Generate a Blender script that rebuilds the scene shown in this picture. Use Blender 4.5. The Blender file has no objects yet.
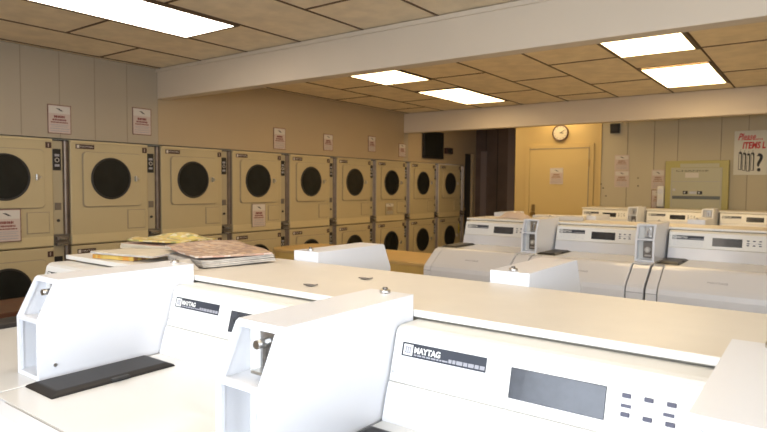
import bpy, bmesh, math, random
from mathutils import Vector, Matrix, noise
random.seed(7)
S = bpy.context.scene
COL = S.collection
PI = math.pi

# ------------------------------------------------------------------ materials
def mat(name, col, rough=.5, metal=0.0, spec=.5, noise_amt=0.0, noise_scale=20, bump=0.0, bump_scale=60,
        coat=0.0, col2=None):
    m = bpy.data.materials.new(name); m.use_nodes = True
    nt = m.node_tree; b = nt.nodes['Principled BSDF']
    b.inputs['Base Color'].default_value = (*col, 1)
    b.inputs['Roughness'].default_value = rough
    b.inputs['Metallic'].default_value = metal
    b.inputs['Specular IOR Level'].default_value = spec
    b.inputs['Coat Weight'].default_value = coat
    tc = nt.nodes.new('ShaderNodeTexCoord')
    if noise_amt or col2:
        n = nt.nodes.new('ShaderNodeTexNoise'); n.inputs['Scale'].default_value = noise_scale
        n.inputs['Detail'].default_value = 5
        nt.links.new(tc.outputs['Object'], n.inputs['Vector'])
        r = nt.nodes.new('ShaderNodeValToRGB')
        c2 = col2 if col2 else tuple(c*(1-noise_amt) for c in col)
        r.color_ramp.elements[0].color = (*c2, 1); r.color_ramp.elements[0].position = .35
        r.color_ramp.elements[1].color = (*col, 1); r.color_ramp.elements[1].position = .65
        nt.links.new(n.outputs['Fac'], r.inputs['Fac'])
        nt.links.new(r.outputs['Color'], b.inputs['Base Color'])
    if bump:
        n2 = nt.nodes.new('ShaderNodeTexNoise'); n2.inputs['Scale'].default_value = bump_scale
        nt.links.new(tc.outputs['Object'], n2.inputs['Vector'])
        bp = nt.nodes.new('ShaderNodeBump'); bp.inputs['Strength'].default_value = bump
        bp.inputs['Distance'].default_value = .004
        nt.links.new(n2.outputs['Fac'], bp.inputs['Height'])
        nt.links.new(bp.outputs['Normal'], b.inputs['Normal'])
    return m

def emis(name, col, strength):
    m = bpy.data.materials.new(name); m.use_nodes = True
    nt = m.node_tree; b = nt.nodes['Principled BSDF']
    b.inputs['Base Color'].default_value = (*col, 1)
    b.inputs['Emission Color'].default_value = (*col, 1)
    b.inputs['Emission Strength'].default_value = strength
    return m

def printed(name, cols, scale):
    """paper with blocks of print in several inks"""
    m = bpy.data.materials.new(name); m.use_nodes = True
    nt = m.node_tree; b = nt.nodes['Principled BSDF']; b.inputs['Roughness'].default_value = .6
    tc = nt.nodes.new('ShaderNodeTexCoord')
    mp = nt.nodes.new('ShaderNodeMapping'); mp.inputs['Scale'].default_value = (1, 1.6, .2)
    v = nt.nodes.new('ShaderNodeTexVoronoi'); v.inputs['Scale'].default_value = scale
    v.distance = 'CHEBYCHEV'
    r = nt.nodes.new('ShaderNodeValToRGB'); r.color_ramp.interpolation = 'CONSTANT'
    e = r.color_ramp.elements
    while len(e) < len(cols): e.new(.5)
    for i, c in enumerate(cols):
        e[i].position = i/len(cols); e[i].color = (*c, 1)
    sep = nt.nodes.new('ShaderNodeSeparateColor')
    nt.links.new(tc.outputs['Object'], mp.inputs['Vector']); nt.links.new(mp.outputs['Vector'], v.inputs['Vector'])
    nt.links.new(v.outputs['Color'], sep.inputs['Color']); nt.links.new(sep.outputs['Red'], r.inputs['Fac'])
    nt.links.new(r.outputs['Color'], b.inputs['Base Color'])
    return m

M = {}
M['enamel'] = mat('white_enamel', (.70,.70,.72), .28, coat=.3, noise_amt=.02, noise_scale=3)
M['enamel_box'] = mat('white_box_enamel', (.74,.75,.78), .32, coat=.2, noise_amt=.02, noise_scale=4)
M['deck'] = mat('deck_enamel', (.70,.69,.66), .25, coat=.4, noise_amt=.03, noise_scale=4)
M['panel'] = mat('console_panel', (.82,.81,.77), .35)
M['conshell'] = mat('console_shell', (.69,.67,.62), .35)
M['gap'] = mat('dark_gap', (.04,.04,.045), .8)
M['greyink'] = mat('grey_ink', (.33,.33,.36), .6)
M['paleink'] = mat('pale_ink', (.62,.62,.64), .6)
M['badge'] = mat('badge_charcoal', (.022,.026,.038), .45)
M['display'] = mat('display_glass', (.030,.032,.040), .25, coat=.15, noise_amt=.4, noise_scale=40)
M['button'] = mat('button_dark', (.08,.08,.12), .5)
M['padblack'] = mat('pad_black', (.014,.012,.011), .45, spec=.3)
M['steel'] = mat('steel', (.62,.61,.59), .28, metal=1.0, noise_amt=.15, noise_scale=30)
M['darksteel'] = mat('dark_steel', (.22,.2,.18), .4, metal=.8)
M['lam'] = mat('counter_laminate', (.65,.60,.52), .42, noise_amt=.05, noise_scale=9)
M['lamedge'] = mat('counter_edge', (.78,.76,.71), .4)
M['base'] = mat('bulkhead', (.5,.45,.36), .6, noise_amt=.05)
M['dryer'] = mat('dryer_enamel', (.48,.395,.23), .42, noise_amt=.04, noise_scale=3)
M['dryeredge'] = mat('dryer_edge', (.56,.46,.26), .4)
M['glass'] = mat('door_glass', (.018,.019,.017), .22, spec=.25, noise_amt=.3, noise_scale=6)
M['gasket'] = mat('window_gasket', (.02,.018,.016), .5)
M['tag'] = mat('brown_tag', (.05,.02,.015), .4)
M['metalstrip'] = mat('column_metal', (.26,.21,.17), .42, metal=.8, noise_amt=.2, noise_scale=12)
M['column'] = mat('column_beige', (.40,.34,.22), .45)
M['white'] = mat('white_print', (.75,.74,.7), .6)
M['wall'] = mat('wall_paint', (.44,.34,.21), .6, noise_amt=.03, noise_scale=2)
M['wallpanel'] = mat('wall_panelling', (.40,.34,.25), .55, noise_amt=.04, noise_scale=2)
M['backyellow'] = mat('back_wall_yellow', (.58,.43,.18), .6, noise_amt=.04, noise_scale=2)
M['backgrey'] = mat('back_wall_panelling', (.50,.44,.30), .6, noise_amt=.04, noise_scale=2)
M['groove'] = mat('panel_groove', (.30,.25,.18), .7)
M['ceil'] = mat('ceiling_tile', (.88,.76,.56), .85, noise_amt=.14, noise_scale=7, bump=.3, bump_scale=90)
M['grid'] = mat('ceiling_grid', (.10,.055,.025), .6)
M['beam'] = mat('beam_paint', (.66,.57,.45), .6, noise_amt=.04, noise_scale=2)
M['floor'] = mat('floor_tile', (.50,.43,.32), .35, noise_amt=.25, noise_scale=4)
M['wood'] = mat('dark_panel_wood', (.13,.09,.075), .5, noise_amt=.3, noise_scale=3)
M['woodlt'] = mat('corridor_trim', (.20,.155,.15), .5)
M['black'] = mat('black_plastic', (.012,.012,.013), .3)
M['dooryellow'] = mat('door_paint', (.60,.45,.19), .45, noise_amt=.03, noise_scale=2)
M['brass'] = mat('brass', (.35,.24,.1), .35, metal=.9)
M['tubes'] = emis('light_diffuser', (1.0,.86,.72), 6.3)
M['tubes_warm'] = emis('warm_light_diffuser', (1.0,.74,.40), 6.8)
M['lightframe'] = mat('light_frame', (.10,.06,.03), .5)
M['paperwhite'] = mat('paper_white', (.60,.56,.50), .7)
M['paperpink'] = mat('paper_pink', (.54,.44,.38), .7)
M['redink'] = mat('red_ink', (.20,.05,.04), .6)
M['fadedink'] = mat('faded_ink', (.30,.18,.11), .6)
M['redsign'] = mat('red_sign_ink', (.55,.03,.03), .5)
M['blackink'] = mat('black_ink', (.02,.02,.02), .6)
M['signframe'] = mat('sign_border', (.16,.06,.04), .5)
M['signwhite'] = mat('sign_board', (.62,.60,.50), .5)
M['tableyellow'] = mat('table_laminate', (.62,.42,.17), .35, noise_amt=.1, noise_scale=5)
M['tableside'] = mat('table_apron', (.66,.46,.15), .45, noise_amt=.1, noise_scale=5)
M['bench'] = mat('bench_wood', (.11,.04,.022), .35, noise_amt=.35, noise_scale=7)
M['benchside'] = mat('bench_side', (.015,.013,.013), .5)
M['cmframe'] = mat('change_machine_frame', (.42,.37,.12), .45)
M['cmface'] = mat('change_machine_face', (.44,.42,.29), .45)
M['cmslot'] = mat('change_machine_slot', (.12,.13,.12), .4)
M['yellownote'] = mat('yellow_note', (.60,.48,.05), .6)
M['clockface'] = mat('clock_face', (.62,.56,.42), .5)
M['clockrim'] = mat('clock_rim', (.10,.05,.03), .4)
M['np_a'] = printed('newsprint_brown', [(.34,.22,.15),(.42,.29,.20),(.50,.38,.27),(.30,.20,.15),(.48,.32,.20)], 45)
M['np_b'] = printed('flyer_yellow', [(.60,.48,.10),(.55,.40,.14),(.32,.30,.10),(.62,.55,.32),(.50,.36,.10)], 38)
M['np_c'] = mat('newsprint_grey', (.58,.53,.46), .75, noise_amt=.25, noise_scale=40)
M['np_d'] = mat('newsprint_cream', (.62,.55,.42), .7, noise_amt=.12, noise_scale=20)
M['np_e'] = printed('magazine_orange', [(.60,.28,.05),(.55,.36,.08),(.35,.16,.05),(.65,.45,.12)], 30)
M['np_f'] = printed('flyer_red', [(.42,.28,.20),(.60,.45,.36),(.50,.30,.22),(.62,.54,.46)], 24)
M['outframe'] = mat('window_frame_alu', (.5,.5,.5), .4, metal=.6)

def glasspane():
    m = bpy.data.materials.new('window_glass'); m.use_nodes = True
    nt = m.node_tree; nt.nodes.clear()
    o = nt.nodes.new('ShaderNodeOutputMaterial'); t = nt.nodes.new('ShaderNodeBsdfTransparent')
    g = nt.nodes.new('ShaderNodeBsdfGlossy'); g.inputs['Roughness'].default_value = .02
    mx = nt.nodes.new('ShaderNodeMixShader'); mx.inputs['Fac'].default_value = .06
    nt.links.new(t.outputs[0], mx.inputs[1]); nt.links.new(g.outputs[0], mx.inputs[2])
    nt.links.new(mx.outputs[0], o.inputs['Surface'])
    return m
M['pane'] = glasspane()

# ------------------------------------------------------------------ mesh helpers
class MB:
    def __init__(s): s.bm = bmesh.new(); s.mats = []
    def mi(s, m):
        m = M[m] if isinstance(m, str) else m
        if m not in s.mats: s.mats.append(m)
        return s.mats.index(m)
    def _fin(s, faces, m, smooth=False):
        i = s.mi(m)
        for f in faces: f.material_index = i; f.smooth = smooth
    def box(s, x0, x1, y0, y1, z0, z1, m, bev=0.0, seg=2):
        vs = [s.bm.verts.new((x, y, z)) for x in (x0, x1) for y in (y0, y1) for z in (z0, z1)]
        q = [(0,1,3,2),(4,6,7,5),(0,4,5,1),(2,3,7,6),(0,2,6,4),(1,5,7,3)]
        fs = [s.bm.faces.new([vs[i] for i in f]) for f in q]
        if bev:
            es = list({e for f in fs for e in f.edges})
            r = bmesh.ops.bevel(s.bm, geom=es, offset=bev, segments=seg, profile=.5, affect='EDGES')
            fs = list({f for v in r['verts'] for f in v.link_faces} | {f for f in fs if f.is_valid})
        s._fin(fs, m)
        return s
    def prism(s, pts, a0, a1, m, axis='x', bev=0.0, seg=2):
        """polygon pts in the plane normal to axis, extruded a0..a1"""
        def P(p, a):
            if axis == 'x': return (a, p[0], p[1])
            if axis == 'y': return (p[0], a, p[1])
            return (p[0], p[1], a)
        A = [s.bm.verts.new(P(p, a0)) for p in pts]; B = [s.bm.verts.new(P(p, a1)) for p in pts]
        fs = [s.bm.faces.new(A), s.bm.faces.new(B[::-1])]
        n = len(pts)
        for i in range(n): fs.append(s.bm.faces.new([A[i], B[i], B[(i+1) % n], A[(i+1) % n]]))
        bmesh.ops.recalc_face_normals(s.bm, faces=fs)
        if bev:
            es = [e for e in {e for f in fs[:2] for e in f.edges}]
            r = bmesh.ops.bevel(s.bm, geom=es, offset=bev, segments=seg, profile=.5, affect='EDGES')
            fs = list({f for v in r['verts'] for f in v.link_faces} | {f for f in fs if f.is_valid})
        s._fin(fs, m)
        return s
    def cyl(s, c, r, h, m, axis='z', seg=24, r2=None, smooth=True, bev=0.0):
        r2 = r if r2 is None else r2
        rot = {'z': Matrix(), 'x': Matrix.Rotation(PI/2, 4, 'Y'), 'y': Matrix.Rotation(-PI/2, 4, 'X')}[axis]
        g = bmesh.ops.create_cone(s.bm, cap_ends=True, segments=seg, radius1=r, radius2=r2, depth=h,
                                  matrix=Matrix.Translation(c) @ rot)
        fs = list({f for v in g['verts'] for f in v.link_faces})
        s._fin(fs, m)
        for f in fs:
            if len(f.verts) == 4: f.smooth = smooth
        return s
    def ring(s, c, R, r, m, axis='x', seg=40, ms=8):
        vs = []
        for i in range(seg):
            a = 2*PI*i/seg; row = []
            for j in range(ms):
                b = 2*PI*j/ms; rr = R + r*math.cos(b); h = r*math.sin(b)
                if axis == 'x': p = (c[0]+h, c[1]+rr*math.cos(a), c[2]+rr*math.sin(a))
                elif axis == 'y': p = (c[0]+rr*math.cos(a), c[1]+h, c[2]+rr*math.sin(a))
                else: p = (c[0]+rr*math.cos(a), c[1]+rr*math.sin(a), c[2]+h)
                row.append(s.bm.verts.new(p))
            vs.append(row)
        fs = [s.bm.faces.new([vs[i][j], vs[(i+1) % seg][j], vs[(i+1) % seg][(j+1) % ms], vs[i][(j+1) % ms]])
              for i in range(seg) for j in range(ms)]
        s._fin(fs, m, True)
        return s
    def tube(s, pts, r, m, seg=8):
        pts = [Vector(p) for p in pts]; rows = []
        for i, p in enumerate(pts):
            t = (pts[min(i+1, len(pts)-1)] - pts[max(i-1, 0)]).normalized()
            a = t.orthogonal().normalized() if i == 0 else (pa - t*pa.dot(t)).normalized()
            pa = a; b = t.cross(a)
            rows.append([s.bm.verts.new(p + r*(a*math.cos(2*PI*k/seg) + b*math.sin(2*PI*k/seg))) for k in range(seg)])
        fs = [s.bm.faces.new([rows[i][k], rows[i][(k+1) % seg], rows[i+1][(k+1) % seg], rows[i+1][k]])
              for i in range(len(rows)-1) for k in range(seg)]
        fs += [s.bm.faces.new(rows[0][::-1]), s.bm.faces.new(rows[-1])]
        s._fin(fs, m, True)
        return s
    def xform(s, mtx): bmesh.ops.transform(s.bm, matrix=mtx, verts=s.bm.verts); return s
    def build(s, name, parent=None, label=None):
        bmesh.ops.recalc_face_normals(s.bm, faces=s.bm.faces)
        me = bpy.data.meshes.new(name); s.bm.to_mesh(me); s.bm.free()
        for m in s.mats: me.materials.append(m)
        o = bpy.data.objects.new(name, me); COL.objects.link(o)
        if parent: o.parent = parent
        if label: o['label'] = label
        return o

def tag(o, label, cat, group=None, kind=None):
    o['label'] = label; o['category'] = cat
    if group: o['group'] = group
    if kind: o['kind'] = kind
    return o
def empty(name, loc, label, cat, group=None, rz=0):
    o = bpy.data.objects.new(name, None); COL.objects.link(o); o.location = loc; o.rotation_euler = (0, 0, rz)
    o.empty_display_size = .1
    return tag(o, label, cat, group)
def struct(o): o['kind'] = 'structure'; return o
def copy_tree(o, parent=None):
    c = o.copy(); COL.objects.link(c); c.parent = parent
    for ch in list(o.children): copy_tree(ch, c)
    return c
def text_mesh(body, size, m, shear=0.0, offset=0.0, ext=.0004, align='LEFT', sx=1.0):
    cu = bpy.data.curves.new('t', 'FONT'); cu.body = body; cu.size = size; cu.shear = shear
    cu.offset = offset; cu.extrude = ext; cu.align_x = align; cu.align_y = 'BOTTOM_BASELINE'
    cu.resolution_u = 3
    o = bpy.data.objects.new('t', cu); COL.objects.link(o)
    bpy.context.view_layer.update()
    me = bpy.data.meshes.new_from_object(o.evaluated_get(bpy.context.evaluated_depsgraph_get()))
    bpy.data.objects.remove(o)
    me.materials.clear(); me.materials.append(M[m])
    if sx != 1: me.transform(Matrix.Diagonal((sx, 1, 1, 1)))
    return me
def text_obj(name, body, size, m, mtx, parent, **k):
    me = text_mesh(body, size, m, **k); me.transform(mtx)
    o = bpy.data.objects.new(name, me); COL.objects.link(o); o.parent = parent
    return o
# frames: local text plane (x right, y up) into place
def frame(o, r, u):
    r = Vector(r).normalized(); u = Vector(u).normalized(); n = r.cross(u)
    m = Matrix((r, u, n)).transposed().to_4x4(); m.translation = Vector(o); return m

# ------------------------------------------------------------------ the setting
CE = 2.51
XL, XR, YF = -5.16, 2.3, -1.15
def wall_left():
    b = MB()
    b.box(XL-.12, XL, YF, 9.44, 1.79, CE, 'wallpanel')           # above the dryers
    b.box(XL-.12, XL, YF, 1.585, 0, 1.79, 'wallpanel')
    b.box(XL-.12, XL, 9.345, 9.44, 0, 1.79, 'wall')
    b.box(XL-.85, XL-.8, 1.4, 9.9, 0, 1.85, 'base')
    b.box(XL-.12, XL, 9.44, 9.75, 2.0, CE, 'wall')
    b.box(XL-.12, XL, 9.75, 10.0, 0, CE, 'wall')
    y = 2.116-.3*13
    while y < 3.3:
        b.box(XL, XL+.002, y-.003, y+.003, 1.79 if y > 1.585 else 0, CE, 'groove'); y += .3
    b.box(XL, XL+.003, 3.33, 7.5, 1.79, CE, 'wall')
    b.box(XL, XL+.003, 7.62, 9.44, 1.79, CE, 'wall')
    return struct(b.build('wall_left'))
wall_left()
b = MB(); b.box(XL-.12, XR+.1, YF-.1, 10.0, -.06, 0, 'floor'); struct(b.build('floor'))
b = MB()
XW = -3.69
b.box(XW, -2.45, 8.3, 8.42, 0, CE, 'backyellow')
b.box(-2.45, XR, 8.3, 8.42, 0, CE, 'backgrey')
for x in (-2.10, -1.77, -1.49, -1.01, -.725, -.43, -.14, .15, .44, .73, 1.02, 1.31, 1.6, 1.9, 2.2):
    b.box(x-.004, x+.004, 8.296, 8.301, 0, CE, 'groove')
for x, z in ((-2.431,1.461),(-2.40,1.406),(-1.955,1.543),(-1.952,1.438),(-2.36,1.30)):
    b.cyl((x, 8.298, z), .009, .006, 'blackink', 'y', 10)
struct(b.build('wall_back'))
b = MB(); b.box(XW, XW+.12, 8.425, 9.845, 0, CE, 'wood'); struct(b.build('wall_corridor_right'))
b = MB(); b.box(-2.462, -2.435, 8.285, 8.30, 0, CE, 'dooryellow'); struct(b.build('trim_1'))
# corridor end wall
b = MB(); b.box(XL-.12, XW+.12, 9.85, 9.97, 0, CE, 'wood')
for x in (-4.95, -4.72, -4.47, -4.22, -3.95): b.box(x-.006, x+.006, 9.842, 9.85, 0, CE, 'blackink')
b.box(-5.05, -4.93, 9.835, 9.85, 0, 2.05, 'woodlt')
b.box(-4.52, -4.38, 9.84, 9.85, 0, CE, 'woodlt')
struct(b.build('wall_corridor_end'))
b = MB(); b.box(XL-.08, XL-.05, 9.44, 9.75, 0, 2.0, 'black'); d = struct(b.build('door_2'))
b = MB(); b.cyl((XL-.035, 9.50, 1.0), .022, .03, 'brass', 'x'); b.build('door_knob', d)
# right wall with a side window, front wall with a shop window beside the camera
WX0, WX1, WZ0, WZ1 = -1.3, 1.5, .95, 2.15
SY0, SY1 = -.7, .9
b = MB()
b.box(XR, XR+.1, YF, SY0, 0, CE, 'wallpanel'); b.box(XR, XR+.1, SY1, 8.42, 0, CE, 'wallpanel')
b.box(XR, XR+.1, SY0, SY1, 0, WZ0, 'wallpanel'); b.box(XR, XR+.1, SY0, SY1, WZ1, CE, 'wallpanel')
struct(b.build('wall_right'))
b = MB()
b.box(XL-.12, WX0, YF-.1, YF, 0, CE, 'wallpanel'); b.box(WX1, XR+.1, YF-.1, YF, 0, CE, 'wallpanel')
b.box(WX0, WX1, YF-.1, YF, 0, WZ0, 'wallpanel'); b.box(WX0, WX1, YF-.1, YF, WZ1, CE, 'wallpanel')
struct(b.build('wall_front'))
b = MB()
for x in (WX0, (WX0+WX1)/2-.025, WX1-.05): b.box(x, x+.05, YF-.08, YF-.02, WZ0, WZ1, 'outframe')
for z in (WZ0, WZ1-.05): b.box(WX0+.05, WX1-.05, YF-.08, YF-.02, z, z+.05, 'outframe')
w = struct(b.build('window_1'))
b = MB(); b.box(WX0+.05, WX1-.05, YF-.055, YF-.05, WZ0+.05, WZ1-.05, 'pane'); b.build('pane', w)
b = MB()
for y in (SY0, SY1-.05): b.box(XR+.02, XR+.08, y, y+.05, WZ0, WZ1, 'outframe')
for z in (WZ0, WZ1-.05): b.box(XR+.02, XR+.08, SY0+.05, SY1-.05, z, z+.05, 'outframe')
w = struct(b.build('window_2'))
b = MB(); b.box(XR+.05, XR+.055, SY0+.05, SY1-.05, WZ0+.05, WZ1-.05, 'pane'); b.build('pane', w)

# ceiling with its suspended grid of staggered tiles
GX0, GP = -3.87, .6135
lights = []   # (strip index, y0)
gx = lambda k: GX0 + GP*k
b = MB()
b.box(XL-.12, XR+.1, YF-.1, 10.0, CE+.004, CE+.06, 'ceil')
g = .0065
ks = range(-2, 11)
for k in ks:
    x = gx(k)
    if XL < x < XR: b.box(x-g, x+g, YF, 8.3, CE-.002, CE+.004, 'grid')
for k in ks:
    x0, x1 = max(gx(k), XL), min(gx(k+1), XR)
    if x1 <= x0: continue
    even = (k % 2 == 0)
    y = (2.735 if even else 2.155) - 1.22*4      # front room
    while y < 3.3:
        b.box(x0, x1, y-g, y+g, CE-.002, CE+.004, 'grid'); y += 1.22
    y = (5.83 if even else 5.23) - 1.22          # back room
    while y < 7.5:
        if y > 3.45: b.box(x0, x1, y-g, y+g, CE-.002, CE+.004, 'grid')
        y += 1.22
struct(b.build('ceiling'))
b = MB(); b.box(XL, XR, 3.325, 3.445, 2.226, CE-.003, 'beam', .004); b.box(XL, XR, 3.312, 3.325, 2.478, CE-.003, 'beam')
struct(b.build('trim_2'))
b = MB(); b.box(XL, XR, 7.5, 7.62, 2.217, CE-.003, 'beam', .004); struct(b.build('trim_3'))

# doors
b = MB(); b.box(-3.45, -2.60, 8.272, 8.297, .01, 1.955, 'dooryellow', .003); d = struct(b.build('door_1'))
b = MB()
for x0, x1 in ((-3.52, -3.455), (-2.595, -2.53)): b.box(x0, x1, 8.275, 8.299, 0, 2.02, 'backyellow', .003)
b.box(-3.455, -2.595, 8.275, 8.299, 1.96, 2.02, 'backyellow', .003)
b.box(-3.46, -2.59, 8.268, 8.276, 1.955, 1.966, 'groove'); b.box(-2.60, -2.592, 8.268, 8.276, 0, 1.955, 'groove')
b.build('door_frame', d)
b = MB(); b.cyl((-3.38, 8.262, 1.02), .033, .012, 'brass', 'y'); b.cyl((-3.38, 8.24, 1.02), .012, .04, 'brass', 'y')
b.cyl((-3.38, 8.215, 1.02), .028, .035, 'brass', 'y', r2=.02); b.box(-3.405, -3.355, 8.26, 8.27, 1.06, 1.16, 'brass', .003)
b.build('door_knob', d)
b = MB()
for z in (.25, 1.0, 1.75): b.box(-2.602, -2.585, 8.262, 8.28, z-.05, z+.05, 'brass', .002)
b.build('hinge', d)

# ------------------------------------------------------------------ ceiling lights
def fixture(x0, y0, y1, label, x1=None):
    tm = 'tubes' if y0 < 3 else 'tubes_warm'
    x1 = x1 or x0 + GP
    o = empty('ceiling_light', ((x0+x1)/2, (y0+y1)/2, CE), label, 'ceiling light', 'fluorescent ceiling lights')
    hx, hy = (x1-x0)/2, (y1-y0)/2; t = .032
    b = MB()
    b.box(-hx, -hx+t, -hy, hy, -.010, -.001, 'lightframe'); b.box(hx-t, hx, -hy, hy, -.010, -.001, 'lightframe')
    b.box(-hx+t, hx-t, -hy, -hy+t*.6, -.010, -.001, 'lightframe'); b.box(-hx+t, hx-t, hy-t*.6, hy, -.010, -.001, 'lightframe')
    b.build('frame', o)
    b = MB(); b.box(-hx+t, hx-t, -hy+t*.6, hy-t*.6, -.008, -.004, tm); b.build('diffuser', o)
    return o
fixture(gx(0), 1.515, 2.735, 'large lit ceiling panel in front of the beam above the nearest dryers')
fixture(gx(0)+.01, 4.01, 5.23, 'lit ceiling panel just past the beam on the left side')
fixture(gx(0)+.01, 5.83, 7.05, 'lit ceiling panel on the left before the far beam')
fixture(gx(4), 4.01, 5.23, 'lit ceiling panel just past the beam on the right side')
fixture(gx(4), 5.85, 7.07, 'lit ceiling panel on the right before the far beam')
fixture(gx(-1)+.05, 7.66, 8.26, 'added square light panel, unseen behind the far beam, brightening the farthest dryers')  # added light out of view, lifts the dark far corner by the corridor
fixture(gx(1), 7.66, 8.26, 'added square light panel, unseen behind the far beam, brightening the yellow door wall')  # second added light out of view, evens out the door wall
fixture(gx(4), -.305+.6, 1.515, 'lit ceiling panel over the nearest washers')
fixture(gx(0), -.925, .295, 'lit ceiling panel by the shop window on the left')
fixture(gx(8), 4.01, 5.23, 'lit ceiling panel past the beam close to the right wall')
fixture(gx(8), 5.85, 7.07, 'lit ceiling panel before the far beam close to the right wall')

# ------------------------------------------------------------------ stacked dryers
DW, DP, DX, DY0 = .7164, .8577, -5.113, .7549
def half(o, zo, upper):
    """one dryer of the stack: door, window, handle, badge, tag, service panel"""
    zb, zt = (.888, 1.778) if upper else (.03, .880)
    b = MB(); b.box(-.60, 0, 0, DW, zb, zt, 'dryer', .007)
    b.box(0, .004, .006, DW-.006, zb+.008, zb+.086, 'dryeredge', .0015, 1)     # lower kick strip
    if upper: b.box(-.02, .010, .004, DW-.004, 1.758, 1.775, 'dryeredge', .003)  # paler strip paints the highlight on the top edge
    c = b.build('upper_cabinet' if upper else 'lower_cabinet', o)
    # door
    pts = []; r = .035
    y0, y1, z0, z1 = .105, .645, 1.212+zo, 1.682+zo
    for cy, cz, a0 in ((y1-r, z1-r, 0), (y0+r, z1-r, 90), (y0+r, z0+r, 180), (y1-r, z0+r, 270)):
        for k in range(6):
            a = math.radians(a0+18*k); pts.append((cy+r*math.cos(a), cz+r*math.sin(a)))
    b = MB(); big = [(p[0]+(.005 if p[0] > .37 else -.005), p[1]+(.005 if p[1] > 1.447+zo else -.005)) for p in pts]
    b.prism(big, .0, .0025, 'groove', 'x'); b.prism(pts, .0025, .017, 'dryer', 'x', .004)
    d = b.build('door', o)
    b = MB(); b.ring((.018, .352, 1.457+zo), .176, .009, 'gasket'); b.cyl((.017, .352, 1.457+zo), .172, .008, 'glass', 'x', 48)
    
    b.build('window', d, 'round dark glass window')
    b = MB(); b.box(.016, .040, .572, .590, 1.435+zo, 1.485+zo, 'steel', .004); b.cyl((.024, .600, 1.46+zo), .012, .02, 'steel', 'x', 12)
    b.build('handle', d)
    # service panel
    b = MB(); b.box(.0, .0025, .507, .683, 1.002+zo, 1.176+zo, 'groove'); b.box(.0025, .008, .512, .678, 1.007+zo, 1.171+zo, 'dryer', .002, 1)
    b.build('service_panel', o)
    # badge
    b = MB(); b.box(0, .004, .048, .208, 1.708+zo, 1.746+zo, 'tag', .001, 1)
    b.box(.004, .005, .056, .078, 1.714+zo, 1.740+zo, 'paperwhite')
    bd = b.build('badge', o, 'dark brown badge with small pale lettering')
    text_obj('lettering', 'MAYTAG', .022, 'paperwhite', frame((.0045, .086, 1.720+zo), (0,1,0), (0,0,1)), bd, sx=1.25)
    b = MB(); b.box(0, .004, .662, .708, 1.700+zo, 1.748+zo, 'tag', .001, 1); b.box(.004, .005, .680, .686, 1.710+zo, 1.738+zo, 'paperpink')
    b.build('number_tag', o)
def dryer():
    o = empty('stacked_dryer', (DX, DY0+DP, 0), '', 'dryer', 'stacked dryers along the left wall')
    half(o, 0, True); half(o, -.8976, False)
    b = MB(); b.box(-.55, -.01, .01, DW-.01, 0, .03, 'gap'); b.build('plinth', o)
    # coin column on the right of each stack
    a = DW+.003; e = DP-.003
    for up, z0, z1 in ((1, .985, 1.765), (0, .03, .89)):
        b = MB(); b.box(-.30, -.028, a, a+.088, z0, z1, 'column', .002, 1)
        pr = [(-.30, a+.088), (-.028, a+.088), (-.012, a+.096), (-.008, a+.106), (-.022, a+.114), (-.022, e-.012), (-.008, e-.004), (-.012, e), (-.30, e)]
        b.prism(pr, z0, z1, 'metalstrip', 'z')
        b.build('coin_column', o, 'narrow beige and metal coin column')
    b = MB(); b.box(-.30, -.03, a, e, .89, .985, 'darksteel'); b.build('column_filler', o)
    b = MB(); b.box(-.2, -.015, a, e, 1.765, 1.775, 'blackink')
    b.build('column_cap', o)
    for zo in (0, -.8976):
        b = MB(); b.box(-.028, -.020, a+.008, a+.074, 1.52+zo, 1.698+zo, 'black', .003)
        b.ring((-.019, a+.041, 1.605+zo), .016, .003, 'paperwhite', 'x', 16, 5)
        b.box(-.0205, -.0190, a+.022, a+.060, 1.55+zo, 1.57+zo, 'greyink'); b.box(-.0205, -.0190, a+.022, a+.060, 1.635+zo, 1.655+zo, 'greyink')
        b.build('price_plate', o, 'black price plate with pale print')
    for z in (.955, .905):
        b = MB(); b.box(-.03, .012, a+.018, a+.112, z-.016, z+.012, 'darksteel', .004)
        b.box(.012, .055, a+.030, a+.078, z-.010, z-.003, 'steel', .002, 1)
        b.build('coin_slide', o, 'steel coin slide')
    b = MB(); b.cyl((-.024, a+.045, 1.10), .012, .012, 'blackink', 'x', 12); b.build('column_lock', o)
    b = MB(); b.box(-.028, -.022, a+.02, a+.07, 1.19, 1.25, 'darksteel', .002, 1)
    b.build('coin_return', o)
    return o
dl = ['stacked beige dryer nearest the camera, cut by the left edge, large notice on its front',
      'second stacked beige dryer from the left, between the two leftmost wall notices',
      'third stacked beige dryer from the left, no notice on its front',
      'fourth stacked beige dryer from the left, with a small notice under its upper window',
      'fifth stacked beige dryer from the left, behind the white coin box beyond the counter',
      'sixth stacked beige dryer from the left, plain front, wall notice at its right end',
      'seventh stacked beige dryer from the left, faint notice under its upper window',
      'eighth stacked beige dryer from the left, under the black television',
      'farthest stacked beige dryer, at the end of the row beside the dark corridor']
D0 = dryer(); dry = [D0]
for i in range(1, 9):
    c = copy_tree(D0); c.location = (DX, DY0+DP*(i+1), 0); dry.append(c)
for i, o in enumerate(dry): o['label'] = dl[i]

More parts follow.
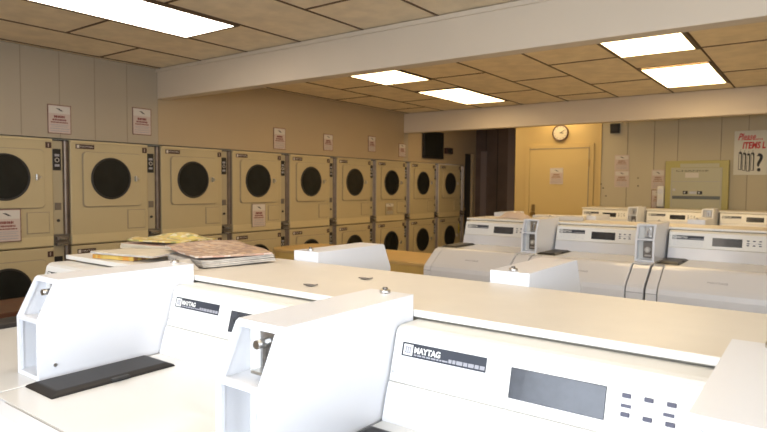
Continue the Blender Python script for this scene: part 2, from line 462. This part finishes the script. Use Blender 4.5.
# ------------------------------------------------------------------ notices
def notice(origin, r, w, h, label, head='red', style=0, group='printed laundry notices', frame_m='signframe', text=None, paper='paperpink'):
    """flat framed paper; origin = lower left corner, r = direction of its right, standing upright"""
    o = empty('notice', origin, label, 'notice', group)
    fr = frame((0,0,0), r, (0,0,1))
    b = MB(); b.box(0, w, 0, h, 0, .003, frame_m); b.box(.006, w-.006, .006, h-.006, .003, .004, paper)
    b.box(.010, w-.010, h*.70, h-.012, .004, .0045, 'paperwhite')
    b.xform(fr); b.build('sheet', o)
    b = MB()
    # little bird-like emblem and rule
    cx, cy = w*.5, h*.84
    b.prism([(cx-w*.16, cy+h*.04), (cx-w*.02, cy+h*.035), (cx+w*.10, cy-h*.02), (cx+w*.16, cy-h*.06), (cx+w*.04, cy-h*.045), (cx-w*.05, cy)], .0045, .0052, 'blackink', 'z')
    b.xform(fr); b.build('emblem', o)
    b = MB(); rnd = random.Random(style)
    m = 'redink' if style < 9 else 'fadedink'
    rows = [(.60, .10, m, .55), (.49, .07, m, .7), (.40, .05, m, .85), (.31, .022, 'greyink', .9), (.255, .022, 'greyink', .8), (.18, .03, 'greyink', .95), (.10, .03, 'greyink', .9)]
    for yy, hh, mm, ww in rows:
        x = w*(1-ww*.86)/2; xe = w - x
        while x < xe:
            l = min(rnd.uniform(.05, .12)*w, xe-x)
            b.box(x, x+l*.8, h*yy-h*hh*.5, h*yy+h*hh*.32, .0042, .005, mm); x += l
    b.xform(fr); b.build('print_rows', o)
    return o
W1 = XL+.003
Yp, Ym, Xp = (0,1,0), (0,-1,0), (1,0,0)
notice((W1, 2.315, 1.825), Yp, .19, .24, 'framed paper notice with large heading above the column between nearest two dryers', style=1)
notice((W1, 3.065, 1.87), Yp, .19, .25, 'paper notice on the wall above the second dryer, beside the beam end', style=2)
notice((XL+.006, 4.82, 1.83), Yp, .19, .25, 'paper notice on wall above the gap between fourth and fifth dryers', style=3)
notice((XL+.006, 5.68, 1.86), Yp, .18, .21, 'paper notice on wall above the gap between fifth and sixth dryers', style=4)
notice((XL+.006, 6.61, 1.89), Yp, .17, .22, 'paper notice on wall above the gap between sixth and seventh dryers', style=5)
notice((XL+.006, 7.36, 1.85), Yp, .18, .20, 'paper notice on wall above seventh dryer, nearest the far beam', style=6)
notice((DX+.019, 1.865, .951), Yp, .205, .257, 'large framed notice on front of nearest dryer, cut by the left edge', style=7, group='notices stuck on dryers')
notice((DX+.010, 4.447, .938), Yp, .20, .262, 'small notice under the upper window of the fourth dryer', style=8, group='notices stuck on dryers', frame_m='groove')
notice((DX+.010, 6.968, .985), Yp, .20, .175, 'faint notice under the upper window of the seventh dryer', style=9, group='notices stuck on dryers', frame_m='column', paper='column')
notice((-3.14, 8.268, 1.455), Xp, .19, .23, 'paper notice in the middle of the yellow door', style=10, frame_m='paperwhite')
notice((-2.258, 8.2985, 1.65), Xp, .185, .20, 'upper of two pinkish notices on back wall right of the door', style=11, frame_m='paperpink')
notice((-2.255, 8.2985, 1.42), Xp, .188, .222, 'lower of two pinkish notices on back wall right of the door', style=12, frame_m='paperpink')
notice((-1.79, 8.2985, 1.40), Xp, .16, .25, 'pinkish notice on back wall just left of the change machine', style=13, frame_m='paperpink')
notice((-1.785, 8.2985, 1.15), Xp, .155, .24, 'brownish notice low on back wall left of the change machine', style=14, frame_m='signframe')
# yellow note on the last dryer
b = MB(); b.prism([(9.03, .58), (9.17, .60), (9.165, .76), (9.02, .74)], DX+.009, DX+.012, 'yellownote', 'x')
tag(b.build('sticky_note'), 'yellow paper note stuck on the lower front of the farthest dryer', 'note')

# TV and plate on the left wall
o = empty('television', (XL+.003, 8.0, 1.86), 'black television mounted high on wall above the eighth dryer', 'television')
b = MB(); b.box(.012, .045, 0, .62, 0, .44, 'black', .006); b.build('casing', o)
b = MB(); b.box(.045, .047, .025, .595, .03, .415, 'glass'); b.build('screen', o)
b = MB(); b.box(0, .012, .22, .40, .14, .30, 'darksteel'); b.build('wall_bracket', o)
o = empty('wall_box', (XL+.003, 8.70, 1.96), 'small dark box on wall right of the television', 'box')
b = MB(); b.box(0, .05, 0, .22, 0, .10, 'tag', .005); b.box(.05, .052, .02, .20, .02, .08, 'blackink'); b.build('casing', o)
b = MB(); b.box(.052, .056, .15, .17, .03, .05, 'darksteel'); b.build('knob', o)

# clock
o = empty('wall_clock', (-3.005, 8.298, 2.18), 'round wall clock with dark rim above the yellow door', 'clock')
b = MB(); b.cyl((0, -.014, 0), .112, .028, 'clockrim', 'y', 40); b.ring((0, -.028, 0), .107, .011, 'clockrim', 'y'); b.build('case', o)
b = MB(); b.cyl((0, -.030, 0), .098, .003, 'clockface', 'y', 40); f = b.build('dial', o)
b = MB()
for k in range(12):
    a = k*PI/6; c, s = math.sin(a), math.cos(a)
    b.cyl((c*.082, -.033, s*.082), .005, .003, 'blackink', 'y', 8)
b.build('hour_marks', f)
for nm, a, L, t in (('hour_hand', 100, .05, .005), ('minute_hand', 62, .075, .0035)):
    b = MB(); b.box(-t, t, -.037, -.035, -.01, L, 'blackink'); b.xform(Matrix.Rotation(math.radians(a), 4, 'Y')); b.build(nm, f)
# small black speaker by the clock
o = empty('speaker', (-2.32, 8.2985, 2.142), 'small black box speaker high on back wall under the beam', 'speaker')
b = MB(); b.box(0, .12, -.04, 0, 0, .125, 'black', .004); b.build('casing', o)
b = MB(); b.cyl((.06, -.041, .062), .042, .004, 'blackink', 'y', 24); b.build('grille', o)

# ITEMS sign
o = empty('sign', (-.87, 8.29, 1.58), 'white sign with red lettering, row of black shirts and a question mark', 'sign')
b = MB(); b.box(0, .62, 0, .006, 0, .525, 'signwhite', .001, 1); b.build('board', o)
def fx(x, z): return frame((x, -.001, z), (1,0,0), (0,0,1))
text_obj('red_script', 'Please.....', .115, 'redsign', fx(.035, .415), o, shear=.4, offset=.002, sx=.62)
text_obj('red_lettering', 'ITEMS L', .105, 'redsign', fx(.085, .315), o, shear=.2, offset=.004, sx=.66)
text_obj('question_mark', '?', .30, 'blackink', fx(.222, .045), o, offset=.004, sx=.85)
text_obj('black_lettering', 'K', .085, 'blackink', fx(.345, .21), o, offset=.004)
text_obj('black_lettering', 'E', .085, 'blackink', fx(.345, .07), o, offset=.004)
for k in range(4):
    x = .050+.042*k; z0 = .04+.010*abs(k-2)
    b = MB(); w_ = .036; h_ = .20
    P = [(x, z0), (x+w_, z0), (x+w_, z0+h_), (x+w_*.75, z0+h_+.02), (x+w_*.5, z0+h_+.005), (x+w_*.25, z0+h_+.02), (x, z0+h_)]
    b.prism(P, -.0014, -.0005, 'blackink', 'y')
    Q = [(x+.006, z0+.006), (x+w_-.012, z0+.006), (x+w_-.012, z0+h_-.015), (x+.006, z0+h_-.005)]
    b.prism(Q, -.002, -.0014, 'signwhite', 'y')
    b.tube([(x+w_*.5, -.001, z0+h_+.005), (x+w_*.5, -.001, z0+h_+.035), (x+w_*.62, -.001, z0+h_+.045)], .0018, 'blackink', 5)
    b.build('shirt_drawing', o)

# change machine
o = empty('change_machine', (-1.605, 8.2959, 1.155), 'beige change machine with olive frame mounted on back wall left of the sign', 'change machine')
b = MB(); b.box(0, .70, -.10, 0, 0, .60, 'cmframe', .006); b.box(.03, .67, -.055, 0, -.45, 0, 'cmframe'); b.build('cabinet', o)
b = MB(); b.box(.065, .635, -.112, -.10, .0, .515, 'cmface', .004); b.box(.17, .60, -.112, -.10, .517, .565, 'cmface', .003)
b.build('face_panel', o)
b = MB(); b.box(.08, .62, -.1135, -.112, .34, .344, 'greyink'); b.box(.08, .083, -.1135, -.112, .03, .50, 'greyink'); b.box(.617, .62, -.1135, -.112, .03, .50, 'greyink')
b.box(.23, .38, -.1135, -.112, .39, .45, 'paperwhite'); b.build('face_print', o)
text_obj('lettering', 'CHANGE', .028, 'blackink', frame((.12, -.1135, .465), (1,0,0), (0,0,1)), o, sx=3.2)
b = MB(); b.box(.09, .62, -.118, -.112, .125, .165, 'cmslot', .003); b.build('dispenser_tray', o)
for x in (.21, .37):
    b = MB(); b.box(x, x+.055, -.120, -.112, .185, .225, 'blackink', .004); b.box(x+.012, x+.03, -.124, -.120, .195, .215, 'steel', .002, 1); b.build('coin_slot', o)
b = MB(); b.box(.28, .36, -.116, -.112, .19, .22, 'steel', .002, 1); b.build('name_plate', o)
b = MB(); b.cyl((.11, -.118, .24), .016, .02, 'steel', 'y', 16); b.build('lock', o)
# white twin knobbed dispenser beside it
o = empty('soap_dispenser', (-1.70, 8.20, 1.17), 'small white dispenser with two round knobs left of the change machine', 'dispenser')
b = MB(); b.box(0, .085, 0, .08, 0, .27, 'white', .02, 3); b.build('body', o)
for z in (.07, .20):
    b = MB(); b.cyl((.045, -.012, z), .034, .03, 'enamel', 'y', 20, r2=.026); b.build('knob', o)
b = MB(); b.box(-.005, .09, .015, .098, -.03, 0, 'darksteel'); b.build('wall_bracket', o)

# ------------------------------------------------------------------ washers
ZD, ZC, ZB = .985, 1.155, 1.205
WP = .72
def washer(cx1=.596, X0=.599, X1=.705, ZB=ZB, dl=0.0):
    o = empty('washing_machine', (0,0,0), '', 'washing machine', 'top loading coin washers')
    # side profile of the cabinet (y, z)
    def prof(d=0.0):
        return [(0, .07), (-.675+d, .07), (-.675+d, .850), (-.668+d, .872-d), (-.650+d, .890-d), (-.545, .965-d), (-.52, .979-d), (-.48, ZD-d), (0, ZD-d)]
    b = MB()
    b.prism(prof(.008), .006, .701, 'gap', 'x')
    b.prism(prof(), .004, .060, 'enamel', 'x', .003)
    b.prism(prof(), .612, .703, 'enamel', 'x', .003)
    b.box(.060, .612, -.50, -.002, .95, ZD, 'deck')
    b.box(.004, .703, -.4985, -.002, ZD-.0005, ZD+.002, 'deck', .001, 1)
    b.box(.03, .68, -.62, -.02, 0, .07, 'gap')
    b.build('cabinet', o)
    b = MB()
    pr = [(-.505, .90), (-.64, .82), (-.64, .12), (-.682, .12), (-.682, .850), (-.675, .876), (-.655, .895), (-.55, .970), (-.53, .982), (-.505, .988)]
    b.prism(pr, .065, .607, 'enamel', 'x', .006, 3)
    lid = b.build('lid', o)
    text_obj('lid_lettering', 'MAYTAG', .018, 'greyink', frame((.29, -.615, .9245), (1,0,0), (0,.814,.581)), lid, sx=1.3)
    for x0 in (.004, .612):
        b = MB(); b.box(x0+.001, x0+(.055 if x0 < .1 else .090), -.6758, -.6752, .845, .848, 'greyink'); b.build('front_seam', o)
    # black lid pad
    b = MB(); z = ZD+.002
    x0, x1, y0, y1 = .006, .126, -.440, -.160
    lo = [(x0, y0), (x1, y0), (x1, y1), (x0, y1)]; hi = [(x0+.016, y0+.016), (x1-.012, y0+.016), (x1-.012, y1-.016), (x0+.016, y1-.016)]
    A = [b.bm.verts.new((*p, z)) for p in lo]; Bq = [b.bm.verts.new((*p, z+.004)) for p in lo]; Cq = [b.bm.verts.new((*p, z+.011)) for p in hi]
    fs = [b.bm.faces.new(A), b.bm.faces.new(Cq)]
    for R0, R1 in ((A, Bq), (Bq, Cq)):
        for i in range(4): fs.append(b.bm.faces.new([R0[i], R0[(i+1) % 4], R1[(i+1) % 4], R1[i]]))
    b._fin(fs, 'padblack')
    es = [e for e in b.bm.edges if all(v in Cq or v in Bq for v in e.verts)]
    r = bmesh.ops.bevel(b.bm, geom=es, offset=.003, segments=2, profile=.5, affect='EDGES')
    b.box(.118, .131, -.315, -.275, z+.004, z+.009, 'blackink', .001, 1)
    b.build('lid_pad', o, 'long black moulded pad')
    # console
    cx0 = .002
    b = MB()
    b.prism([(-.002, ZD+.002), (-.119, ZD+.002), (-.1005, 1.055), (-.096, 1.056), (-.0745, 1.146), (-.070, 1.152), (-.060, ZC), (-.002, ZC)], cx0, cx1, 'conshell', 'x', .002)
    b.prism([(-.110, ZD+.002), (-.1215, ZD+.002), (-.1025, 1.053), (-.098, 1.053)], cx0+.001, cx1-.001, 'enamel', 'x')
    con = b.build('console', o)
    # control panel: on the tilted face; face coordinates (x, s)
    fo = Vector((cx0, -.0985, 1.0565)); fu = Vector((0, .024, .094)).normalized()
    F = frame(fo, (1,0,0), fu)
    b = MB(); b.box(.0015, cx1-cx0-.0015, .0005, .0925, -.002, .0015, 'panel', .001, 1); b.xform(F); pan = b.build('control_panel', con)
    def flat(name, x0, x1, s0, s1, m, t0=.0015, t1=.0025, parent=pan, bev=0, label=None):
        b = MB(); b.box(x0, x1, s0, s1, t0, t1, m, bev, 1); b.xform(F); return b.build(name, parent, label)
    bd = flat('name_badge', .021, .193, .0495, .0745, 'badge', label='charcoal name badge with white lettering')
    flat('badge_band', .0455, .1925, .050, .0565, 'greyink', .0025, .0027, bd) if False else None
    b = MB(); b.box(.0245, .0445, .0520, .0715, .0025, .0029, 'panel', .0001, 1)
    for k in range(3):  # the small arched emblem
        b.box(.0285+.0045*k, .0315+.0045*k, .0565, .0665-.001*(k == 1), .0029, .0032, 'greyink')
    b.box(.0280, .0415, .0655, .0675, .0029, .0032, 'greyink'); b.box(.0275, .0420, .0555, .0570, .0029, .0032, 'greyink')
    b.xform(F)
    text = text_mesh('MAYTAG', .0148, 'white', offset=.0006, ext=.0002, sx=.93)
    em = b.build('emblem', bd)
    text.transform(Matrix.Translation((.0475, .0580, .0028))); text.transform(F)
    t = bpy.data.objects.new('brand_lettering', text); COL.objects.link(t); t.parent = bd
    b = MB(); rnd = random.Random(3); x = .048
    while x < .185:
        l = rnd.uniform(.004, .012); b.box(x, x+l, .0528, .0555 if x < .115 else .0592, .0025, .0028, 'greyink'); x += l+.0018
    b.xform(F); b.build('small_lettering', bd)
    b = MB(); rnd = random.Random(5)
    for s in (.041, .034, .027, .020, .013):
        x = .026
        while x < .185:
            l = rnd.uniform(.006, .02); b.box(x, min(x+l, .19), s, s+.0014, .0015, .0018, 'paleink'); x += l+.003
    b.xform(F); b.build('instruction_lines', pan)
    flat('display', .238, .391, .0185, .0680, 'display', bev=.0008, label='dark rectangular display window')
    for r_, s0 in enumerate((.0570, .0300)):
        for x in (.4135, .444, .474): flat('button', x, x+.0125, s0, s0+.0065, 'button', .0015, .0045, bev=.0008)
    b = MB(); b.box(.4125, .427, .0430, .0480, .0015, .002, 'button'); b.box(.470, .4845, .0430, .0480, .0015, .002, 'button'); b.box(.428, .469, .0440, .0470, .0015, .002, 'paleink')
    b.xform(F); b.build('button_legend', pan)
    for s in (.0172, .0706):
        b = MB(); b.cyl((.0075, s, .002), .0026, .002, 'steel', 'z', 10); b.xform(F); b.build('screw', pan)
    # coin box
    t = .008
    z0 = ZD+.0025; yb = -.014; zl = 1.118; yf, yt = -.408-dl, -.368-dl
    b = MB()
    side = [(yb, z0), (yf, z0), (yf, zl), (yt, ZB-.004), (yt+.006, ZB), (yb, ZB)]
    b.prism(side, X1-t, X1, 'enamel_box', 'x')
    b.prism(side, X0, X0+t, 'enamel_box', 'x')
    b.box(X0+t, X1-t, yt+.004, yb, ZB-.008, ZB, 'enamel_box')                      # top
    b.box(X0+t, X1-t, yb-.008, yb, z0, ZB-.008, 'enamel_box')                      # back
    b.prism([(yf, zl), (yf, zl-.006), (-.31, zl-.012), (-.31, zl)], X0+t, X1-t, 'enamel_box', 'x')   # ledge
    # sloped front: left margin solid, thin top and right margins
    def slope(xa, xb, s0, s1):
        p = lambda s, d: (yf+(yt-yf)*s+d, zl+(ZB-.002-zl)*s)
        b.prism([p(s0, 0), p(s1, 0), p(s1, .009), p(s0, .009)], xa, xb, 'enamel_box', 'x')
    xr0, xr1 = X0+.012, X1-.012
    slope(X0+t, xr0, 0, 1); slope(xr1, X1-t, 0, 1); slope(xr0, xr1, .91, 1); slope(xr0, xr1, 0, .04)
    b.box(X0+t, X1-t, yf+.062, yf+.066, zl, ZB-.008, 'conshell')
    # lower recess
    b.box(X0+t, X1-t, yf+.062, yf+.066, z0, zl-.006, 'conshell'); b.box(X0+t, X1-t, yf, yf+.062, z0, z0+.010, 'enamel_box')
    b.box(X0+t, xr0, yf, yf+.008, z0+.010, zl-.006, 'enamel_box'); b.box(xr1, X1-t, yf, yf+.008, z0+.010, zl-.006, 'enamel_box')
    cb = b.build('coin_box', o, 'long white box with sloped front')
    b = MB(); yp = yf+.062; xm = X0+.060
    b.box(xm-.020, xm+.024, yp-.008, yp, zl+.006, ZB-.014, 'steel', .002, 1)
    b.box(xm-.004, xm+.002, yp-.016, yp-.008, zl+.016, zl+.050, 'darksteel')
    b.cyl((xm, yp-.02, zl+.056), .007, .026, 'steel', 'y', 14); b.box(xm-.012, xm+.014, yp-.034, yp-.008, zl+.010, zl+.015, 'steel', .001, 1)
    b.build('coin_slide', cb, 'steel coin slide')
    b = MB(); b.box(xm-.026, xm+.028, yp-.010, yp, z0+.018, zl-.016, 'darksteel', .004)
    b.cyl((xm, yp-.014, z0+.066), .017, .010, 'steel', 'y', 20); b.cyl((xm, yp-.020, z0+.066), .009, .006, 'white', 'y', 16)
    b.box(xm-.016, xm+.018, yp-.013, yp-.010, z0+.028, z0+.036, 'steel')
    b.build('lock_plate', cb, 'dark square lock plate with round key lock')
    b = MB(); b.cyl((X0+.052, -.035, ZB+.003), .011, .008, 'steel', 'z', 16); b.cyl((X0+.052, -.035, ZB+.009), .005, .005, 'darksteel', 'z', 6); b.build('bolt', cb)
    b = MB(); b.cyl((X1+.001, -.375, z0+.030), .004, .003, 'steel', 'x', 10); b.build('screw', cb)
    return o
W0 = washer()
YA, YB_, YC = .985, 4.08, 7.18
CW = .385                       # counter depth between back to back rows
spots = []
def row(xs, y, labels, back=False):
    for x, l in zip(xs, labels): spots.append((x, y, PI if back else 0, l))
row([-2.052, -1.346, -.64, .068], YA, [
    'leftmost washer of the nearest row, its coin box standing at the far left foreground',
    'washer of nearest row with the long black pad in full view between two coin boxes',
    'washer of the nearest row with its logo, dark display and buttons at bottom right',
    'washer at the right edge of the nearest row, beyond the last coin box'])
row([-.678, .027, .79], YA+CW, [
    'washer behind the counter, its coin box showing past the papers on the left',
    'washer behind the counter, its white coin box showing against the beige dryers',
    'washer behind the counter, its coin box showing in front of middle row washers'], True)
row([-2.172, -1.462, -.752], YB_, [
    'leftmost washer of the middle row facing the camera, a black pad at its back left',
    'middle washer of the middle row, between its two upright coin boxes',
    'rightmost visible washer of the middle row, facing the camera at right edge'])
row([-1.47, -.75, -.03], YB_+CW, [
    'washer behind the middle row, turned away, only its left coin box top showing',
    'washer behind the middle row, turned away, its coin box top showing near the door',
    'washer behind the middle row, turned away, its coin box below the change machine'], True)
row([-2.29, -1.57, -.85], YC, [
    'leftmost washer of the farthest row, next to the yellow door',
    'middle washer of the farthest row, below the change machine',
    'rightmost visible washer of the farthest row, below the white sign'])
first = True
W2 = washer(.542, .545, .705)
WB = washer(.588, .591, .698)
WA = washer(.596, .599, .705)
protos = [W0, copy_tree(W0), W2, copy_tree(W0), WA] + [copy_tree(WA) for _ in range(2)] + [WB] + [copy_tree(WB) for _ in range(8)]
for o, (x, y, rz, l) in zip(protos, spots):
    o.location = (x, y, 0); o.rotation_euler = (0, 0, rz); o['label'] = l

# ------------------------------------------------------------------ counters between the rows
def counter(x0, x1, y0, y1, label):
    o = empty('folding_counter', ((x0+x1)/2, (y0+y1)/2, 0), label, 'counter', 'long counters over the washer backs')
    hx, hy = (x1-x0)/2, (y1-y0)/2
    b = MB(); b.box(-hx, hx, -hy+.006, hy, 1.161, 1.1735, 'lam', .0015, 1); b.build('countertop', o)
    for s in (-1,):
        b = MB(); b.box(-hx, hx, min(s*(hy-.006), s*hy), max(s*(hy-.006), s*hy), 1.160, 1.174, 'lamedge', .0015, 1); b.build('edge_strip', o, 'white edge strip')
    b = MB(); b.box(-hx+.02, hx-.02, -hy+.025, hy-.025, 0, 1.161, 'base'); b.build('bulkhead', o)
    return o
counter(-2.06, .78, YA-.010, YA+CW+.008, 'cream counter in the foreground behind the nearest washers, papers on it')
counter(-2.2, .68, YB_-.010, YB_+CW+.008, 'counter along the backs of the middle row of washers')
counter(-2.32, -.13, YC-.010, YC+.45, 'counter behind the farthest row of washers by the back wall')

# ------------------------------------------------------------------ newspapers
def sheet(name, cx, cy, z, w, d, rot, thick, m, label, curl=.01, lift=(0,0,0,0), seed=0, cat='newspaper', group='papers heaped on the counter', m2='np_c', pages=1, n=14):
    """a folded paper: curved top, page edges"""
    o = empty(name, (cx, cy, 0), label, cat, group)
    b = MB()
    rows = []
    def hz(u, v):
        z_ = curl*math.sin(u*PI*1.3+seed)*math.sin(v*PI*1.1+seed*.7)
        z_ += .6*curl*noise.noise(Vector((u*2.5+seed, v*2.5, seed*1.7)))
        z_ = max(z_, 0)
        z_ += lift[0]*(1-u)*(1-v)+lift[1]*u*(1-v)+lift[2]*u*v+lift[3]*(1-u)*v
        return z_
    pt = pages
    for p in range(pt):
        t0 = thick*p/pt; t1 = thick*(p+1)/pt - (.0008 if pt > 1 else 0)
        sh = (random.uniform(-.008, .008), random.uniform(-.008, .008)) if p else (0, 0)
        V0, V1 = [], []
        for i in range(n+1):
            r0, r1 = [], []
            for j in range(n+1):
                u, v = i/n, j/n; f = 1+.5*p/pt
                P = (w*(u-.5)+sh[0], d*(v-.5)+sh[1])
                h = hz(u, v)*(f if pt > 1 else 1)
                r0.append(b.bm.verts.new((*P, z+h+t0))); r1.append(b.bm.verts.new((*P, z+h+t1)))
            V0.append(r0); V1.append(r1)
        top, bot, sd = [], [], []
        for i in range(n):
            for j in range(n):
                top.append(b.bm.faces.new([V1[i][j], V1[i+1][j], V1[i+1][j+1], V1[i][j+1]]))
                bot.append(b.bm.faces.new([V0[i][j], V0[i][j+1], V0[i+1][j+1], V0[i+1][j]]))
        for i in range(n):
            sd.append(b.bm.faces.new([V0[i][0], V0[i+1][0], V1[i+1][0], V1[i][0]])); sd.append(b.bm.faces.new([V0[i][n], V1[i][n], V1[i+1][n], V0[i+1][n]]))
            sd.append(b.bm.faces.new([V0[0][i], V1[0][i], V1[0][i+1], V0[0][i+1]])); sd.append(b.bm.faces.new([V0[n][i], V0[n][i+1], V1[n][i+1], V1[n][i]]))
        b._fin(top, m if p == pt-1 else m2, True); b._fin(bot+sd, m2)
    b.xform(Matrix.Rotation(math.radians(rot), 4, 'Z'))
    b.build('pages', o)
    return o
ZT = 1.1745
PAPERS = [
 ('magazine', -1.83, 1.06, ZT, .18, .11, 12, .012, 'np_e', 'magazine with orange cover peeking out at the left of the paper heap', .0, (0,0,0,0), 1, 'np_e', 1),
 ('newspaper', -1.80, 1.085, ZT+.0135, .26, .15, 14, .006, 'np_d', 'blank cream newspaper lying over the left end of the paper heap', .003, (.001,0,.002,.0), 2, 'np_c', 1),
 ('newspaper', -1.915, 1.26, ZT, .27, .16, 6, .028, 'np_f', 'reddish flyer bundle at the back left of the paper heap', .003, (0,0,0,.002), 3, 'np_d', 3),
 ('newspaper', -1.52, 1.20, ZT, .25, .24, -12, .018, 'np_c', 'thick grey folded newspaper at the right end of the paper heap', .003, (0,.002,.006,0), 4, 'np_c', 4),
 ('newspaper', -1.555, 1.21, ZT+.030, .31, .24, -18, .005, 'np_a', 'brown printed newspaper spread over the grey one on the right of the heap', .008, (.0,0,-.004,.014), 5, 'np_f', 1),
 ('flyer', -1.89, 1.27, ZT+.036, .28, .15, 10, .004, 'np_b', 'yellow and green glossy flyer on top of the paper heap', .014, (0,.004,.008,.006), 6, 'np_b', 1),
]
for nm, cx_, cy_, z_, w_, d_, rot_, th_, m_, lb_, cu_, lf_, sd_, m2_, pg_ in PAPERS:
    sheet(nm, cx_, cy_, z_, w_, d_, rot_, th_, m_, lb_, cu_, lf_, sd_, 'flyer' if nm == 'flyer' else ('magazine' if nm == 'magazine' else 'newspaper'), m2=m2_, pages=pg_)
# tent folded sheet at the front of the heap
o = empty('folded_sheet', (-1.50, 1.045, ZT), 'small white tent folded sheet at the front of the paper heap', 'paper', 'papers heaped on the counter')
b = MB(); b.prism([(-.075, 0), (-.02, .020), (.0, .023), (.08, 0), (.078, 0), (.0, .020), (-.02, .017), (-.072, 0)], -.028, .02, 'np_c', 'y')
b.xform(Matrix.Rotation(math.radians(-15), 4, 'Z')); b.build('sheet', o)

# small flat metal clips on the counter
for x, y, lb in ((-.99, 1.045, 'small bent metal clip on counter, nearer of the two, left of the coin box bolt'),
                 (-.95, 1.21, 'small bent metal clip on counter, farther of the two, near the back edge')):
    b = MB(); b.tube([(-.022, 0, .0022), (-.01, .006, .0022), (.01, .007, .0022), (.024, 0, .006), (.01, -.007, .0022), (-.008, -.006, .0022)], .0016, 'darksteel', 6)
    b.box(-.012, .012, -.005, .006, .0002, .002, 'steel')
    o = b.build('metal_clip'); o.location = (x, y, 1.174); tag(o, lb, 'clip', 'metal clips on the counter')

# cloth left on the middle counter
def crumple(cx_, cy_, z_, w_, d_, h_, m, label, name, cat, seed):
    b = MB(); n = 16; V = []
    for i in range(n+1):
        r = []
        for j in range(n+1):
            u, v = i/n*2-1, j/n*2-1; k = max(0, 1-(u*u+v*v)**1.2*.9)
            r.append(b.bm.verts.new((w_/2*u*(.9+.2*noise.noise(Vector((u*2, v*2, seed)))), d_/2*v, h_*k*(.6+.9*abs(noise.noise(Vector((u*3+seed, v*3, 2))))))))
        V.append(r)
    top = [b.bm.faces.new([V[i][j], V[i+1][j], V[i+1][j+1], V[i][j+1]]) for i in range(n) for j in range(n)]
    b._fin(top, m, True)
    g = bmesh.ops.extrude_face_region(b.bm, geom=top)
    for v in [e for e in g['geom'] if isinstance(e, bmesh.types.BMVert)]: v.co.z += .004
    o = b.build(name); o.location = (cx_, cy_, z_); return tag(o, label, cat)
crumple(-1.90, 4.28, 1.174, .26, .18, .05, 'paperpink', 'crumpled pinkish cloth lying on the middle counter near the dark corridor', 'cloth', 'cloth', 3)
b = MB(); b.box(-.18, .18, -.09, .09, 0, .035, 'paperwhite', .006, 2)
b.xform(Matrix.Rotation(.2, 4, 'Z')); o = b.build('folded_towel'); o.location = (-1.55, 4.29, 1.174)
tag(o, 'cream folded towel on the middle counter behind the leftmost washer', 'towel')

# ------------------------------------------------------------------ tables in the aisle
o = empty('folding_table', (-3.48, 4.53, 0), 'yellow wood folding table between the dryers and middle row of washers', 'table')
hx, hy, r = 1.09, .35, .16
pts = []
for cx_, cy_, a0 in ((hx-.03, hy-.03, 0), (-hx+r, hy-r, 90), (-hx+r, -hy+r, 180), (hx-.03, -hy+.03, 270)):
    rr = r if cx_ < 0 else .03
    for k in range(7):
        a = math.radians(a0+15*k); pts.append((cx_+rr*math.cos(a), cy_+rr*math.sin(a)))
b = MB(); b.prism(pts, .735, .765, 'tableyellow', 'z', .005); b.build('tabletop', o)
b = MB(); b.prism([(p[0]*.985, p[1]*.965) for p in pts], .45, .735, 'tableside', 'z'); b.build('apron', o, 'deep lighter yellow apron')
for sx in (-1, 1):
    for sy in (-1, 1):
        b = MB(); b.box(sx*.90-.03, sx*.90+.03, sy*.22-.03, sy*.22+.03, 0, .45, 'tableside', .004); b.build('leg', o)
o = empty('bench', (-4.32, 1.5, 0), 'dark reddish brown bench before the nearest dryer at left edge', 'bench')
b = MB(); b.box(-.24, .24, -.85, .85, .56, .60, 'bench', .006); b.build('seat', o)
b = MB(); b.box(-.21, .225, -.82, .82, .34, .56, 'benchside'); b.build('apron', o)
for sx in (-1, 1):
    for sy in (-1, 1):
        b = MB(); b.box(sx*.18-.03, sx*.18+.03, sy*.76-.03, sy*.76+.03, 0, .34, 'benchside', .004); b.build('leg', o)

# ------------------------------------------------------------------ daylight
def area(name, loc, rot, sx, sy, power, col):
    l = bpy.data.lights.new(name, 'AREA'); l.shape = 'RECTANGLE'; l.size = sx; l.size_y = sy; l.energy = power; l.color = col
    o = bpy.data.objects.new(name, l); COL.objects.link(o); o.location = loc; o.rotation_euler = rot
    return o
area('daylight_shop_window', ((WX0+WX1)/2, YF-.13, (WZ0+WZ1)/2), (math.radians(90), 0, 0), WX1-WX0-.1, WZ1-WZ0-.1, 100, (.80,.88,1.0))
area('daylight_side_window', (XR+.13, (SY0+SY1)/2, (WZ0+WZ1)/2), (0, math.radians(90), 0), WZ1-WZ0-.1, SY1-SY0-.1, 66, (.78,.87,1.0))
wd = bpy.data.worlds.new('World'); S.world = wd; wd.use_nodes = True
wd.node_tree.nodes['Background'].inputs['Color'].default_value = (.75,.85,1,1)
wd.node_tree.nodes['Background'].inputs['Strength'].default_value = 1.0

# ------------------------------------------------------------------ camera
f, yaw, pit, rol = 593.3, .6354, .052, .0087
F_ = Vector((-math.sin(yaw)*math.cos(pit), math.cos(yaw)*math.cos(pit), -math.sin(pit)))
R0 = Vector((math.cos(yaw), math.sin(yaw), 0)); U0 = R0.cross(F_)
R_ = R0*math.cos(rol)+U0*math.sin(rol); U_ = -R0*math.sin(rol)+U0*math.cos(rol)
cd = bpy.data.cameras.new('camera'); cd.sensor_width = 36; cd.lens = f/767*36; cd.clip_start = .02; cd.clip_end = 60
co = bpy.data.objects.new('camera', cd); COL.objects.link(co)
mt = Matrix((R_, U_, -F_)).transposed().to_4x4(); mt.translation = (0, 0, 1.42); co.matrix_world = mt
cd.dof.use_dof = True; cd.dof.focus_distance = 1.35; cd.dof.aperture_fstop = 9
S.camera = co
S.view_settings.view_transform = 'Standard'; S.view_settings.look = 'None'; S.view_settings.gamma = 1
S.view_settings.use_curve_mapping = False
S.view_settings.exposure = 0.12
